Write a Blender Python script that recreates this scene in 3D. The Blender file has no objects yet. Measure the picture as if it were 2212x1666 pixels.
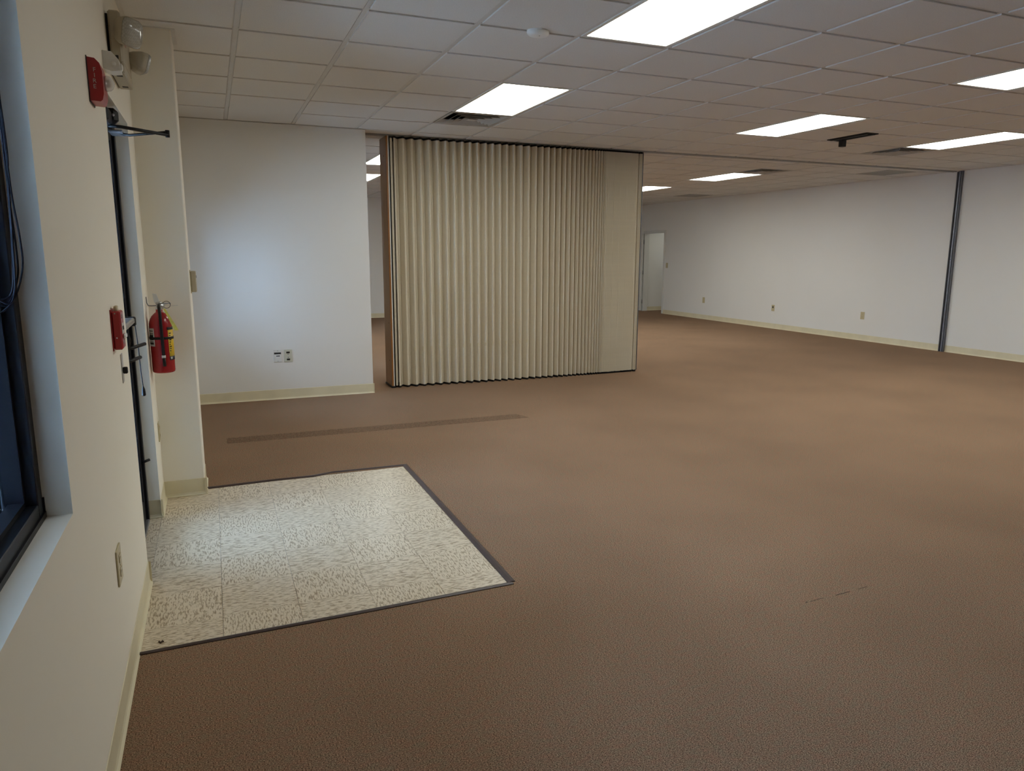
import bpy, math, random
from mathutils import Vector, Matrix
random.seed(7)
S = bpy.context.scene
COL = S.collection
R = math.radians

# ------------------------------------------------------------------ camera
IMG_W, IMG_H = 2212, 1666
F_PX, YAW, PITCH, ROLL = 1565.3, 0.3890, -0.1807, -0.0029
CAM = Vector((0.3558, -3.0378, 1.4845))
fw = Vector((math.sin(YAW)*math.cos(PITCH), math.cos(YAW)*math.cos(PITCH), math.sin(PITCH)))
rt = Vector((math.cos(YAW), -math.sin(YAW), 0.0))
dn = fw.cross(rt)
rt2 = rt*math.cos(ROLL) + dn*math.sin(ROLL)
dn2 = -rt*math.sin(ROLL) + dn*math.cos(ROLL)
cam_d = bpy.data.cameras.new('camera')
cam = bpy.data.objects.new('camera', cam_d)
COL.objects.link(cam)
m = Matrix((rt2, -dn2, -fw)).transposed().to_4x4()
m.translation = CAM
cam.matrix_world = m
cam_d.sensor_fit = 'HORIZONTAL'
cam_d.sensor_width = 36.0
cam_d.lens = 36.0*F_PX/IMG_W
cam_d.clip_start = 0.02
cam_d.clip_end = 200
S.camera = cam

# ------------------------------------------------------------------ world (overcast daylight) and exposure
SKY_STRENGTH = 160.0
PANEL_STRENGTH = 14.8
w = bpy.data.worlds.new('overcast_sky')
S.world = w
w.use_nodes = True
bg = w.node_tree.nodes['Background']
bg.inputs[0].default_value = (0.45, 0.675, 1.0, 1)
bg.inputs[1].default_value = SKY_STRENGTH
S.view_settings.view_transform = 'Standard'
S.view_settings.look = 'None'
S.view_settings.gamma = 1.0
S.view_settings.use_curve_mapping = False
S.view_settings.exposure = 0.0
S.cycles.max_bounces = 12
S.cycles.diffuse_bounces = 6
S.cycles.transparent_max_bounces = 16
S.cycles.sample_clamp_indirect = 10.0

# ------------------------------------------------------------------ layout constants (metres)
H = 2.710                    # ceiling
G = 0.6096                   # ceiling grid
OX, OY = 0.5671, 1.5614      # ceiling grid origin
W = 10.783                   # right wall
T = 0.3048                   # floor tile
Y_FRONT, Y_FAR = -7.0, 13.72
Y_BACK, X_BACK = 4.63, 1.885 # partition wall stub
Y_TRK = 4.88                 # partition track

# ------------------------------------------------------------------ materials
def s2l(c):
    return tuple(((v/12.92) if v <= 0.04045 else ((v+0.055)/1.055)**2.4) for v in c)
def rgb(r, g, b):
    return s2l((r/255, g/255, b/255)) + (1,)
MATS = {}
def mat(name, col, rough=0.6, metal=0.0, spec=0.5, noise=None, bump=None, coord='Object', emit=None, alpha=None):
    """principled material; noise=(scale, amount) varies the colour, bump=(scale, strength, distance) adds fine relief"""
    if name in MATS: return MATS[name]
    m = bpy.data.materials.new(name); m.use_nodes = True
    nt = m.node_tree; N = nt.nodes; L = nt.links
    b = N['Principled BSDF']
    b.inputs['Base Color'].default_value = col
    b.inputs['Roughness'].default_value = rough
    b.inputs['Metallic'].default_value = metal
    b.inputs['Specular IOR Level'].default_value = spec
    tc = N.new('ShaderNodeTexCoord')
    if noise:
        n = N.new('ShaderNodeTexNoise'); n.inputs['Scale'].default_value = noise[0]; n.inputs['Detail'].default_value = 5
        L.new(tc.outputs[coord], n.inputs['Vector'])
        r = N.new('ShaderNodeMapRange'); r.inputs[1].default_value = 0.3; r.inputs[2].default_value = 0.7
        r.inputs[3].default_value = 1-noise[1]; r.inputs[4].default_value = 1+noise[1]
        L.new(n.outputs[0], r.inputs[0])
        mx = N.new('ShaderNodeVectorMath'); mx.operation = 'SCALE'
        mx.inputs[0].default_value = col[:3]
        L.new(r.outputs[0], mx.inputs['Scale']); L.new(mx.outputs[0], b.inputs['Base Color'])
    if bump:
        n2 = N.new('ShaderNodeTexNoise'); n2.inputs['Scale'].default_value = bump[0]; n2.inputs['Detail'].default_value = 4
        L.new(tc.outputs[coord], n2.inputs['Vector'])
        bp = N.new('ShaderNodeBump'); bp.inputs['Strength'].default_value = bump[1]; bp.inputs['Distance'].default_value = bump[2]
        L.new(n2.outputs[0], bp.inputs['Height']); L.new(bp.outputs[0], b.inputs['Normal'])
    if emit:
        b.inputs['Emission Color'].default_value = emit[0]; b.inputs['Emission Strength'].default_value = emit[1]
    MATS[name] = m
    return m

M_WALL = mat('painted_drywall', (0.80, 0.79, 0.75, 1), 0.75, noise=(0.7, 0.015), bump=(260, 0.12, 0.0006))
M_CREAM = mat('cream_wall_paint', (0.90, 0.855, 0.735, 1), 0.7, noise=(0.7, 0.012), bump=(260, 0.12, 0.0006))
M_CEIL_DECK = mat('plenum_deck', (0.05, 0.045, 0.04, 1), 0.9, noise=(3, 0.2))
M_TILE_C = mat('mineral_fibre', (0.70, 0.685, 0.65, 1), 0.95, spec=0.1, noise=(160, 0.05), bump=(240, 0.3, 0.001))
M_TEE = mat('painted_tee', (0.60, 0.58, 0.54, 1), 0.5, noise=(8, 0.03))
M_BASE = mat('vinyl_cove_base', rgb(222, 212, 180), 0.45, noise=(6, 0.05))
M_REDUCER = mat('brown_vinyl_edge', rgb(62, 48, 46), 0.45, noise=(30, 0.15))
M_BLACK = mat('black_anodised', (0.006, 0.007, 0.010, 1), 0.4, spec=0.25, noise=(20, 0.15))
M_BLACKP = mat('black_plastic', (0.008, 0.008, 0.009, 1), 0.5, spec=0.3, noise=(30, 0.15))
M_GREYM = mat('grey_aluminium', (0.22, 0.225, 0.24, 1), 0.42, metal=0.6, noise=(20, 0.08))
M_TRACK = mat('grey_track_paint', (0.36, 0.36, 0.35, 1), 0.5, noise=(20, 0.05))
M_DGREYM = mat('dark_grey_aluminium', (0.15, 0.152, 0.165, 1), 0.45, metal=0.5, noise=(20, 0.1))
M_SILVER = mat('brushed_metal', (0.55, 0.55, 0.54, 1), 0.32, metal=0.9, noise=(60, 0.06))
M_WHITE = mat('white_plastic', (0.74, 0.74, 0.71, 1), 0.45, noise=(12, 0.02))
M_WMET = mat('white_enamel', (0.70, 0.70, 0.66, 1), 0.4, noise=(12, 0.02))
M_GRILLE = mat('grille_enamel', (0.42, 0.41, 0.38, 1), 0.5, noise=(12, 0.04))
M_IVORY = mat('ivory_plastic', rgb(196, 184, 148), 0.4, noise=(12, 0.02))
M_BEIGE = mat('beige_housing', rgb(176, 166, 142), 0.45, noise=(14, 0.03))
M_RED = mat('red_enamel', (0.36, 0.012, 0.016, 1), 0.3, noise=(14, 0.05))
M_REDX = mat('red_cylinder_paint', (0.33, 0.010, 0.012, 1), 0.22, noise=(10, 0.05))
M_WHITEINK = mat('white_lettering', (0.55, 0.50, 0.48, 1), 0.5, noise=(40, 0.03))
M_INK = mat('black_lettering', (0.015, 0.015, 0.015, 1), 0.6, noise=(40, 0.1))
M_LABEL = mat('paper_label', (0.62, 0.61, 0.58, 1), 0.6, noise=(60, 0.05))
M_YELLOW = mat('yellow_label', (0.72, 0.46, 0.02, 1), 0.5, noise=(40, 0.05))
M_TAG = mat('yellow_tag', (0.76, 0.62, 0.10, 1), 0.55, noise=(80, 0.12))
M_VINYL = mat('partition_vinyl', rgb(212, 202, 180), 0.55, noise=(45, 0.03), bump=(500, 0.15, 0.0005))
M_CORD = mat('dark_blue_cord', (0.010, 0.012, 0.020, 1), 0.6, spec=0.2, noise=(40, 0.1))
M_CONC = mat('concrete', (0.30, 0.29, 0.27, 1), 0.9, noise=(4, 0.1))
M_PAVE = mat('pavement', (0.12, 0.12, 0.12, 1), 0.9, noise=(2, 0.15), bump=(40, 0.3, 0.004))
M_CRUMB = mat('dry_leaf', (0.045, 0.022, 0.010, 1), 0.8, noise=(200, 0.3))
M_CHIP = mat('pale_wood_chip', (0.33, 0.25, 0.16, 1), 0.7, noise=(200, 0.2))
M_DOORW = mat('white_door_paint', (0.70, 0.70, 0.66, 1), 0.5, noise=(4, 0.015))

def mat_wood():
    m = bpy.data.materials.new('brown_wood_panel'); m.use_nodes = True
    nt = m.node_tree; N = nt.nodes; L = nt.links; b = N['Principled BSDF']
    tc = N.new('ShaderNodeTexCoord'); mp = N.new('ShaderNodeMapping'); mp.inputs['Scale'].default_value = (30, 30, 1.2)
    n = N.new('ShaderNodeTexNoise'); n.inputs['Scale'].default_value = 1.6; n.inputs['Detail'].default_value = 6
    cr = N.new('ShaderNodeValToRGB')
    cr.color_ramp.elements[0].position = 0.3; cr.color_ramp.elements[0].color = rgb(104, 76, 48)
    cr.color_ramp.elements[1].position = 0.75; cr.color_ramp.elements[1].color = rgb(140, 104, 68)
    L.new(tc.outputs['Object'], mp.inputs[0]); L.new(mp.outputs[0], n.inputs[0]); L.new(n.outputs[0], cr.inputs[0])
    L.new(cr.outputs[0], b.inputs['Base Color']); b.inputs['Roughness'].default_value = 0.4
    return m
M_WOOD = mat_wood()
M_OAKEDGE = mat('orange_wood_edge', rgb(150, 98, 45), 0.45, noise=(20, 0.1))

def mat_carpet(name, dark=1.0):
    m = bpy.data.materials.new(name); m.use_nodes = True
    nt = m.node_tree; N = nt.nodes; L = nt.links; b = N['Principled BSDF']
    b.inputs['Roughness'].default_value = 1.0; b.inputs['Specular IOR Level'].default_value = 0.05
    tc = N.new('ShaderNodeTexCoord')
    mp = N.new('ShaderNodeMapping'); mp.inputs['Scale'].default_value = (0.55, 1.0, 1.0)
    L.new(tc.outputs['Object'], mp.inputs[0])
    n1 = N.new('ShaderNodeTexNoise'); n1.inputs['Scale'].default_value = 380; n1.inputs['Detail'].default_value = 3; n1.inputs['Roughness'].default_value = 0.7
    L.new(mp.outputs[0], n1.inputs[0])
    cr = N.new('ShaderNodeValToRGB'); e = cr.color_ramp.elements
    e[0].position = 0.37; e[0].color = (0.048*dark, 0.031*dark, 0.020*dark, 1)
    e[1].position = 0.65; e[1].color = (0.50*dark, 0.350*dark, 0.235*dark, 1)
    k = e.new(0.46); k.color = (0.172*dark, 0.112*dark, 0.075*dark, 1)
    k = e.new(0.53); k.color = (0.295*dark, 0.195*dark, 0.133*dark, 1)
    L.new(n1.outputs[0], cr.inputs[0])
    # yarn blend: rust and olive tufts
    n2 = N.new('ShaderNodeTexNoise'); n2.inputs['Scale'].default_value = 48; n2.inputs['Detail'].default_value = 3
    L.new(mp.outputs[0], n2.inputs[0])
    cr2 = N.new('ShaderNodeValToRGB'); e = cr2.color_ramp.elements
    e[0].position = 0.33; e[0].color = (0.96, 1.02, 0.97, 1)
    e[1].position = 0.67; e[1].color = (1.09, 0.955, 0.90, 1)
    L.new(n2.outputs[0], cr2.inputs[0])
    n3 = N.new('ShaderNodeTexNoise'); n3.inputs['Scale'].default_value = 1.1; n3.inputs['Detail'].default_value = 3
    L.new(tc.outputs['Object'], n3.inputs[0])
    mr = N.new('ShaderNodeMapRange'); mr.inputs[1].default_value = 0.3; mr.inputs[2].default_value = 0.7; mr.inputs[3].default_value = 0.93; mr.inputs[4].default_value = 1.07
    L.new(n3.outputs[0], mr.inputs[0])
    mx = N.new('ShaderNodeVectorMath'); mx.operation = 'MULTIPLY'
    L.new(cr.outputs[0], mx.inputs[0]); L.new(cr2.outputs[0], mx.inputs[1])
    mx2 = N.new('ShaderNodeVectorMath'); mx2.operation = 'SCALE'
    L.new(mx.outputs[0], mx2.inputs[0]); L.new(mr.outputs[0], mx2.inputs['Scale'])
    L.new(mx2.outputs[0], b.inputs['Base Color'])
    bp = N.new('ShaderNodeBump'); bp.inputs['Strength'].default_value = 0.5; bp.inputs['Distance'].default_value = 0.003
    L.new(n1.outputs[0], bp.inputs['Height']); L.new(bp.outputs[0], b.inputs['Normal'])
    return m
M_CARPET = mat_carpet('brown_loop_carpet')
M_PATCH = mat_carpet('darker_carpet_patch', 0.72)

def mat_vct(name, rot):
    m = bpy.data.materials.new(name); m.use_nodes = True
    nt = m.node_tree; N = nt.nodes; L = nt.links; b = N['Principled BSDF']
    b.inputs['Roughness'].default_value = 0.32; b.inputs['Specular IOR Level'].default_value = 0.5
    tc = N.new('ShaderNodeTexCoord'); oi = N.new('ShaderNodeObjectInfo')
    off = N.new('ShaderNodeVectorMath'); off.operation = 'SCALE'; off.inputs[0].default_value = (37.0, 91.0, 13.0)
    L.new(oi.outputs['Random'], off.inputs['Scale'])
    mp = N.new('ShaderNodeMapping'); mp.inputs['Rotation'].default_value = (0, 0, rot)
    L.new(tc.outputs['Object'], mp.inputs[0])
    sc = N.new('ShaderNodeVectorMath'); sc.operation = 'MULTIPLY'; sc.inputs[1].default_value = (34, 145, 1)
    L.new(mp.outputs[0], sc.inputs[0])
    ad = N.new('ShaderNodeVectorMath'); ad.operation = 'ADD'
    L.new(sc.outputs[0], ad.inputs[0]); L.new(off.outputs[0], ad.inputs[1])
    n = N.new('ShaderNodeTexNoise'); n.inputs['Scale'].default_value = 1.0; n.inputs['Detail'].default_value = 2.5; n.inputs['Roughness'].default_value = 0.6
    L.new(ad.outputs[0], n.inputs[0])
    cr = N.new('ShaderNodeValToRGB'); e = cr.color_ramp.elements
    e[0].position = 0.0; e[0].color = (0.73, 0.635, 0.485, 1)
    e[1].position = 1.0; e[1].color = (0.13, 0.08, 0.05, 1)
    for pos, c in ((0.50, (0.73, 0.635, 0.485, 1)), (0.535, (0.52, 0.43, 0.295, 1)), (0.60, (0.42, 0.33, 0.205, 1)), (0.69, (0.30, 0.215, 0.13, 1))):
        k = e.new(pos); k.color = c
    L.new(n.outputs[0], cr.inputs[0]); L.new(cr.outputs[0], b.inputs['Base Color'])
    return m
M_VCT_A = mat_vct('vinyl_tile_streak_across', 0.0)
M_VCT_B = mat_vct('vinyl_tile_streak_along', math.pi/2)

def mat_glass(name, tint=(0.93, 0.96, 0.97, 1)):
    m = bpy.data.materials.new(name); m.use_nodes = True
    nt = m.node_tree; N = nt.nodes; L = nt.links
    N.remove(N['Principled BSDF']); out = N['Material Output']
    tr = N.new('ShaderNodeBsdfTransparent'); tr.inputs[0].default_value = tint
    gl = N.new('ShaderNodeBsdfGlossy'); gl.inputs['Roughness'].default_value = 0.02
    fr = N.new('ShaderNodeFresnel'); fr.inputs[0].default_value = 1.5
    mx = N.new('ShaderNodeMixShader')
    L.new(fr.outputs[0], mx.inputs[0]); L.new(tr.outputs[0], mx.inputs[1]); L.new(gl.outputs[0], mx.inputs[2])
    L.new(mx.outputs[0], out.inputs[0])
    return m
M_GLASS = mat_glass('window_glass')
M_DOME = mat('clear_plastic_dome', (0.8, 0.8, 0.8, 1), 0.08, noise=(200, 0.03))
M_DOME.node_tree.nodes['Principled BSDF'].inputs['Alpha'].default_value = 0.38
def mat_lens():
    m = bpy.data.materials.new('prismatic_lens'); m.use_nodes = True
    nt = m.node_tree; N = nt.nodes; L = nt.links; b = N['Principled BSDF']
    b.inputs['Base Color'].default_value = (0.42, 0.41, 0.35, 1); b.inputs['Roughness'].default_value = 0.12
    b.inputs['Coat Weight'].default_value = 0.6
    tc = N.new('ShaderNodeTexCoord')
    ck = N.new('ShaderNodeTexChecker'); ck.inputs['Scale'].default_value = 130
    L.new(tc.outputs['Object'], ck.inputs[0])
    ck.inputs[1].default_value = (0.39, 0.385, 0.33, 1); ck.inputs[2].default_value = (0.46, 0.45, 0.395, 1); L.new(ck.outputs[0], b.inputs['Base Color'])
    bp = N.new('ShaderNodeBump'); bp.inputs['Strength'].default_value = 0.5; bp.inputs['Distance'].default_value = 0.001
    L.new(ck.outputs[1], bp.inputs['Height']); L.new(bp.outputs[0], b.inputs['Normal'])
    return m
M_LENS = mat_lens()
def mat_panel():
    m = bpy.data.materials.new('lit_diffuser'); m.use_nodes = True
    nt = m.node_tree; N = nt.nodes; L = nt.links
    b = N['Principled BSDF']; b.inputs['Base Color'].default_value = (0.8, 0.8, 0.8, 1)
    b.inputs['Emission Color'].default_value = (0.96, 0.98, 0.915, 1); b.inputs['Emission Strength'].default_value = PANEL_STRENGTH
    return m
M_PANEL = mat_panel()

# ------------------------------------------------------------------ mesh builder
class MB:
    def __init__(self): self.v = []; self.f = []; self.sm = []
    def add(self, vs, fs, smooth=False):
        o = len(self.v); self.v += [Vector(p) for p in vs]
        self.f += [tuple(i+o for i in f) for f in fs]; self.sm += [smooth]*len(fs); return self
    def box(self, x0, x1, y0, y1, z0, z1):
        v = [(x, y, z) for z in (z0, z1) for y in (y0, y1) for x in (x0, x1)]
        return self.add(v, [(0,2,3,1),(4,5,7,6),(0,1,5,4),(2,6,7,3),(0,4,6,2),(1,3,7,5)])
    def bbox(self, x0, x1, y0, y1, z0, z1, b):
        """box with bevelled edges"""
        cx, cy, cz = (x0+x1)/2, (y0+y1)/2, (z0+z1)/2; hx, hy, hz = (x1-x0)/2, (y1-y0)/2, (z1-z0)/2
        b = min(b, hx*0.9, hy*0.9, hz*0.9); vs = []; idx = {}
        for sx in (-1,1):
            for sy in (-1,1):
                for sz in (-1,1):
                    for a in range(3):
                        d = [hx-b, hy-b, hz-b]; d[a] = (hx, hy, hz)[a]
                        idx[(sx,sy,sz,a)] = len(vs); vs.append((cx+sx*d[0], cy+sy*d[1], cz+sz*d[2]))
        fs = []
        for a in range(3):
            o1, o2 = (a+1)%3, (a+2)%3
            for s in (-1,1):
                q = []
                for t, u in ((-1,-1),(1,-1),(1,1),(-1,1)):
                    k = [0,0,0]; k[a] = s; k[o1] = t; k[o2] = u; q.append(idx[(k[0],k[1],k[2],a)])
                fs.append(tuple(q) if s > 0 else tuple(reversed(q)))
        for a in range(3):
            o1, o2 = (a+1)%3, (a+2)%3
            for s in (-1,1):
                for t in (-1,1):
                    k0 = [0,0,0]; k0[o1] = s; k0[o2] = t; k1 = k0[:]; k0[a] = -1; k1[a] = 1
                    q = [idx[(*k0,o1)], idx[(*k1,o1)], idx[(*k1,o2)], idx[(*k0,o2)]]
                    fs.append(tuple(q) if s*t < 0 else tuple(reversed(q)))
        for sx in (-1,1):
            for sy in (-1,1):
                for sz in (-1,1):
                    q = [idx[(sx,sy,sz,a)] for a in range(3)]
                    fs.append(tuple(q) if sx*sy*sz > 0 else tuple(reversed(q)))
        return self.add(vs, fs)
    def tube(self, pts, r, n=10, caps=True):
        pts = [Vector(p) for p in pts]; rs = r if isinstance(r, (list, tuple)) else [r]*len(pts)
        vs = []; fs = []; up = None
        for i, p in enumerate(pts):
            d = (pts[min(i+1, len(pts)-1)] - pts[max(i-1, 0)]).normalized()
            if up is None:
                up = Vector((0,0,1)) if abs(d.z) < 0.9 else Vector((1,0,0))
            a = d.cross(up).normalized(); bb = a.cross(d).normalized(); up = bb
            for k in range(n):
                t = 2*math.pi*k/n; vs.append(p + (a*math.cos(t) + bb*math.sin(t))*rs[i])
        for i in range(len(pts)-1):
            for k in range(n):
                k2 = (k+1) % n
                fs.append((i*n+k, i*n+k2, (i+1)*n+k2, (i+1)*n+k))
        if caps:
            fs.append(tuple(reversed(range(n)))); fs.append(tuple(range((len(pts)-1)*n, len(pts)*n)))
        return self.add(vs, fs, True)
    def lathe(self, prof, origin, axis=(0,0,1), n=28):
        """prof: list of (radius, height along axis)"""
        ax = Vector(axis).normalized(); a = ax.cross(Vector((0,0,1)) if abs(ax.z) < 0.9 else Vector((1,0,0))).normalized(); bb = ax.cross(a)
        o = Vector(origin); vs = []; fs = []
        for r, h in prof:
            for k in range(n):
                t = 2*math.pi*k/n; vs.append(o + ax*h + (a*math.cos(t) + bb*math.sin(t))*max(r, 1e-5))
        for i in range(len(prof)-1):
            for k in range(n):
                k2 = (k+1) % n; fs.append((i*n+k, i*n+k2, (i+1)*n+k2, (i+1)*n+k))
        fs.append(tuple(reversed(range(n)))); fs.append(tuple(range((len(prof)-1)*n, len(prof)*n)))
        return self.add(vs, fs, True)
    def extrude(self, poly, d):
        """closed polygon (3D points) extruded by vector d"""
        poly = [Vector(p) for p in poly]; d = Vector(d); n = len(poly)
        vs = poly + [p+d for p in poly]
        fs = [tuple(reversed(range(n))), tuple(range(n, 2*n))] + [(i, (i+1) % n, n+(i+1) % n, n+i) for i in range(n)]
        return self.add(vs, fs)

def fix_normals(me):
    import bmesh
    bm = bmesh.new(); bm.from_mesh(me); bmesh.ops.recalc_face_normals(bm, faces=bm.faces); bm.to_mesh(me); bm.free()

def wloc(o):
    p = Vector((0,0,0))
    while o is not None:
        p = p + o.location; o = o.parent
    return p
def obj(name, mb, material, parent=None, origin=None, fix=True):
    """one mesh object from world coordinates"""
    if parent is not None:
        base = wloc(parent); loc = Vector(origin) - base if origin is not None else Vector((0,0,0))
    else:
        base = Vector((0,0,0)); loc = Vector(origin) if origin is not None else Vector((0,0,0))
    off = base + loc
    me = bpy.data.meshes.new(name)
    me.from_pydata([tuple(p-off) for p in mb.v], [], mb.f)
    for p, s in zip(me.polygons, mb.sm): p.use_smooth = s
    me.materials.append(material)
    if fix: fix_normals(me)
    o = bpy.data.objects.new(name, me); COL.objects.link(o)
    o.parent = parent; o.location = loc
    return o
def share(src, loc, parent):
    o = src.copy(); COL.objects.link(o); o.parent = parent; o.location = Vector(loc) - wloc(parent); return o
def tag(o, label, cat, group=None):
    o['label'] = label; o['category'] = cat
    if group: o['group'] = group
    return o
def thing(name, label, cat, loc, group=None):
    o = bpy.data.objects.new(name, None); COL.objects.link(o); o.location = loc; o.empty_display_size = 0.1
    return tag(o, label, cat, group)
def struct(name, mb, material, label=None, origin=None):
    o = obj(name, mb, material, None, origin); o['kind'] = 'structure'
    if label: o['label'] = label
    return o
def struct_empty(name, loc, label):
    o = bpy.data.objects.new(name, None); COL.objects.link(o); o.location = loc; o['kind'] = 'structure'; o['label'] = label
    return o
def text_mesh(txt, size, depth=0.0006):
    cu = bpy.data.curves.new('lettering', 'FONT'); cu.body = txt; cu.size = size; cu.align_x = 'CENTER'; cu.align_y = 'CENTER'
    cu.extrude = depth/2; cu.resolution_u = 3
    t = bpy.data.objects.new('lettering_tmp', cu); COL.objects.link(t)
    dg = bpy.context.evaluated_depsgraph_get(); dg.update()
    me = bpy.data.meshes.new_from_object(t.evaluated_get(dg))
    bpy.data.objects.remove(t); bpy.data.curves.remove(cu)
    return me
def text_obj(name, txt, size, at, right, up, material, parent, depth=0.0006):
    me = text_mesh(txt, size, depth)
    r = Vector(right).normalized(); u = Vector(up).normalized(); n = r.cross(u); at = Vector(at) - wloc(parent)
    for v in me.vertices:
        v.co = at + r*v.co.x + u*v.co.y + n*v.co.z
    me.materials.clear(); me.materials.append(material)
    o = bpy.data.objects.new(name, me); COL.objects.link(o); o.parent = parent
    return o

# ================================================================== STRUCTURE
# ---- floor: slab > carpet, tiles, patch
XF = 12.6
mb = MB().box(-0.25, XF, Y_FRONT-0.1, Y_FAR+0.1, -0.15, -0.006)
floor = struct('floor', mb, M_CONC, 'brown loop-pile carpet with a cream vinyl tile entry patch')
TX0, TX1, TY0, TY1 = 0.0, 1.518, -0.190, 1.820
mb = MB()
xs = [-0.06, 0.0, TX1, XF]; ys = [Y_FRONT, TY0, 0.45, 1.36, TY1, Y_FAR+0.05]
for a in range(3):
    for b in range(5):
        x0, x1, y0, y1 = xs[a], xs[a+1], ys[b], ys[b+1]
        if a == 0: continue
        if a == 1 and b in (1, 2, 3): continue
        mb.box(x0, x1, y0, y1, -0.006, 0.0)
obj('carpet', mb, M_CARPET, floor)
g = 0.0004
def vct(x0, x1, y0, y1, odd):
    t = MB().box(x0+0.0007, x1-0.0007, y0+0.0002, y1-0.0002, -0.006, -0.0025+random.uniform(-2e-4, 2e-4))
    return obj('tile', t, M_VCT_A if odd else M_VCT_B, floor, origin=((x0+x1)/2, (y0+y1)/2, -0.003))
for i in range(5):
    dy = -0.012 if i == 0 else random.uniform(-0.003, 0.003)
    for j in range(-1, 6):
        y0 = j*T+dy if j > -1 else TY0; y1 = (j+1)*T+dy if j < 5 else TY1+0.03
        vct(i*T, min((i+1)*T, TX1), y0, y1, (i+j) % 2 != 0)
rr = [0.45, 0.66, 0.96, 1.26, 1.36]
for k in range(4): vct(-0.06, 0.0, rr[k], rr[k+1], k % 2 == 1)
# reducer strips round the tile patch
def strip(name, poly, label):
    mb = MB(); n = len(poly)
    # poly: list of (inner xy, outer xy); raised nose in the middle
    rows = []
    for (ix, iy), (ox_, oy_) in poly:
        mx_, my_ = (ix*0.45+ox_*0.55), (iy*0.45+oy_*0.55)
        rows.append([(ix, iy, -0.004), (ix, iy, 0.001), (mx_, my_, 0.006), (ox_, oy_, 0.0035), (ox_, oy_, -0.001)])
    vs = [p for r in rows for p in r]; fs = []
    for a in range(n-1):
        for b in range(5):
            fs.append((a*5+b, a*5+(b+1) % 5, (a+1)*5+(b+1) % 5, (a+1)*5+b))
    fs += [tuple(range(5)), tuple(reversed(range((n-1)*5, n*5)))]
    mb.add(vs, fs)
    return struct(name, mb, M_REDUCER, label)
far_in = [(0.235, 1.796), (0.308, 1.797), (0.613, 1.812), (0.90, 1.806), (1.03, 1.842), (1.21, 1.838), (1.519, 1.829)]
strip('trim_1', [(p, (p[0]+(0.03 if k == len(far_in)-1 else 0), p[1]+0.030)) for k, p in enumerate(far_in)], 'dark brown vinyl edge strip along the far side of the tiles')
strip('trim_2', [((1.517, -0.165), (1.552, -0.165)), ((1.519, 0.9), (1.553, 0.9)), ((1.519, 1.829), (1.552, 1.860))], 'dark brown vinyl edge strip along the right side of the tiles')
strip('trim_3', [((0.012, -0.188), (0.012, -0.214)), ((0.8, -0.176), (0.8, -0.204)), ((1.536, -0.160), (1.536, -0.188))], 'dark brown vinyl edge strip along the near side of the tiles')
mb = MB().extrude([(0.377, 2.933, 0.0), (2.962, 2.915, 0.0), (2.908, 3.082, 0.0), (0.377, 3.115, 0.0)], (0, 0, 0.0015))
pt = obj('carpet_patch', mb, M_PATCH, floor); pt['label'] = 'narrow darker strip of carpet let into the floor'
mb = MB()
for x0, x1, y, wd in ((2.815, 2.900, -0.819, 0.0030), (2.955, 3.012, -0.812, 0.0018), (2.665, 2.745, -0.822, 0.0014), (2.640, 2.650, -0.824, 0.005)):
    mb.extrude([(x0, y-wd/2, 0), (x1, y-wd/2+0.004, 0), (x1, y+wd/2+0.004, 0), (x0, y+wd/2, 0)], (0, 0, 0.0010))
o = obj('carpet_seam', mb, M_CRUMB, floor); o['label'] = 'dark worn seam in the carpet'
# ---- walls
WT = 0.22
WIN_Y0, WIN_Y1, WIN_Z0, WIN_Z1 = -1.98, -1.055, 0.85, 2.14     # window 1
W2_Y0, W2_Y1 = 3.72, 4.42                                      # window 2, hidden behind the pilaster
DY0, DY1, DZ = 0.45, 1.36, 2.14                                # entrance door opening
def wall_with_openings(name, x0, x1, ya, yb, opens, label):
    """wall in the YZ plane made of boxes round its openings (y0,y1,z0,z1)"""
    mb = MB(); cuts = sorted(opens); y = ya
    for (o0, o1, z0, z1) in cuts:
        if o0 > y: mb.box(x0, x1, y, o0, -0.006, H+0.46)
        if z0 > 0.01: mb.box(x0, x1, o0, o1, -0.006, z0)
        mb.box(x0, x1, o0, o1, z1, H+0.46); y = o1
    mb.box(x0, x1, y, yb, -0.006, H+0.46)
    return struct(name, mb, M_CREAM if name == 'wall_left' else M_WALL, label)
wall_left = wall_with_openings('wall_left', -WT, 0.0, Y_FRONT, Y_FAR, [(6.4, 7.3, WIN_Z0, WIN_Z1), (10.6, 11.5, WIN_Z0, WIN_Z1), (W2_Y0, W2_Y1, 0.62, 1.78), (WIN_Y0, WIN_Y1, WIN_Z0, WIN_Z1), (DY0, DY1, -0.006, DZ)], 'cream painted drywall with window and entrance door')
struct('wall_back', MB().box(0.0, X_BACK, Y_BACK, Y_BACK+0.62, -0.006, H+0.46), M_WALL, 'white drywall stub beside the folding partition')
HD0, HD1, HDZ = 12.47, 13.36, 2.005
wall_with_openings('wall_right', W, W+0.12, Y_FRONT, Y_FAR, [(HD0, HD1, -0.006, HDZ)], 'long white painted wall with outlets')
struct('wall_far', MB().box(-WT, W+0.12, Y_FAR, Y_FAR+0.12, -0.006, H+0.46), M_WALL, 'white wall at the far end behind the partition')
struct('wall_front', MB().box(-WT, W+0.12, Y_FRONT-0.12, Y_FRONT, -0.006, H+0.46), M_WALL, 'white wall behind the viewer')
# hall beyond the far doorway
mb = MB().box(W+0.12, XF, 13.43, 13.55, -0.006, H); mb.box(W+0.12, XF, 11.6, 11.72, -0.006, H); mb.box(XF-0.1, XF, 11.72, 13.43, -0.006, H); mb.box(W+0.12, XF, 11.6, 13.55, H-0.3, H-0.2)
struct('wall_hall', mb, M_WALL, 'white hall walls seen through the far doorway')
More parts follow.
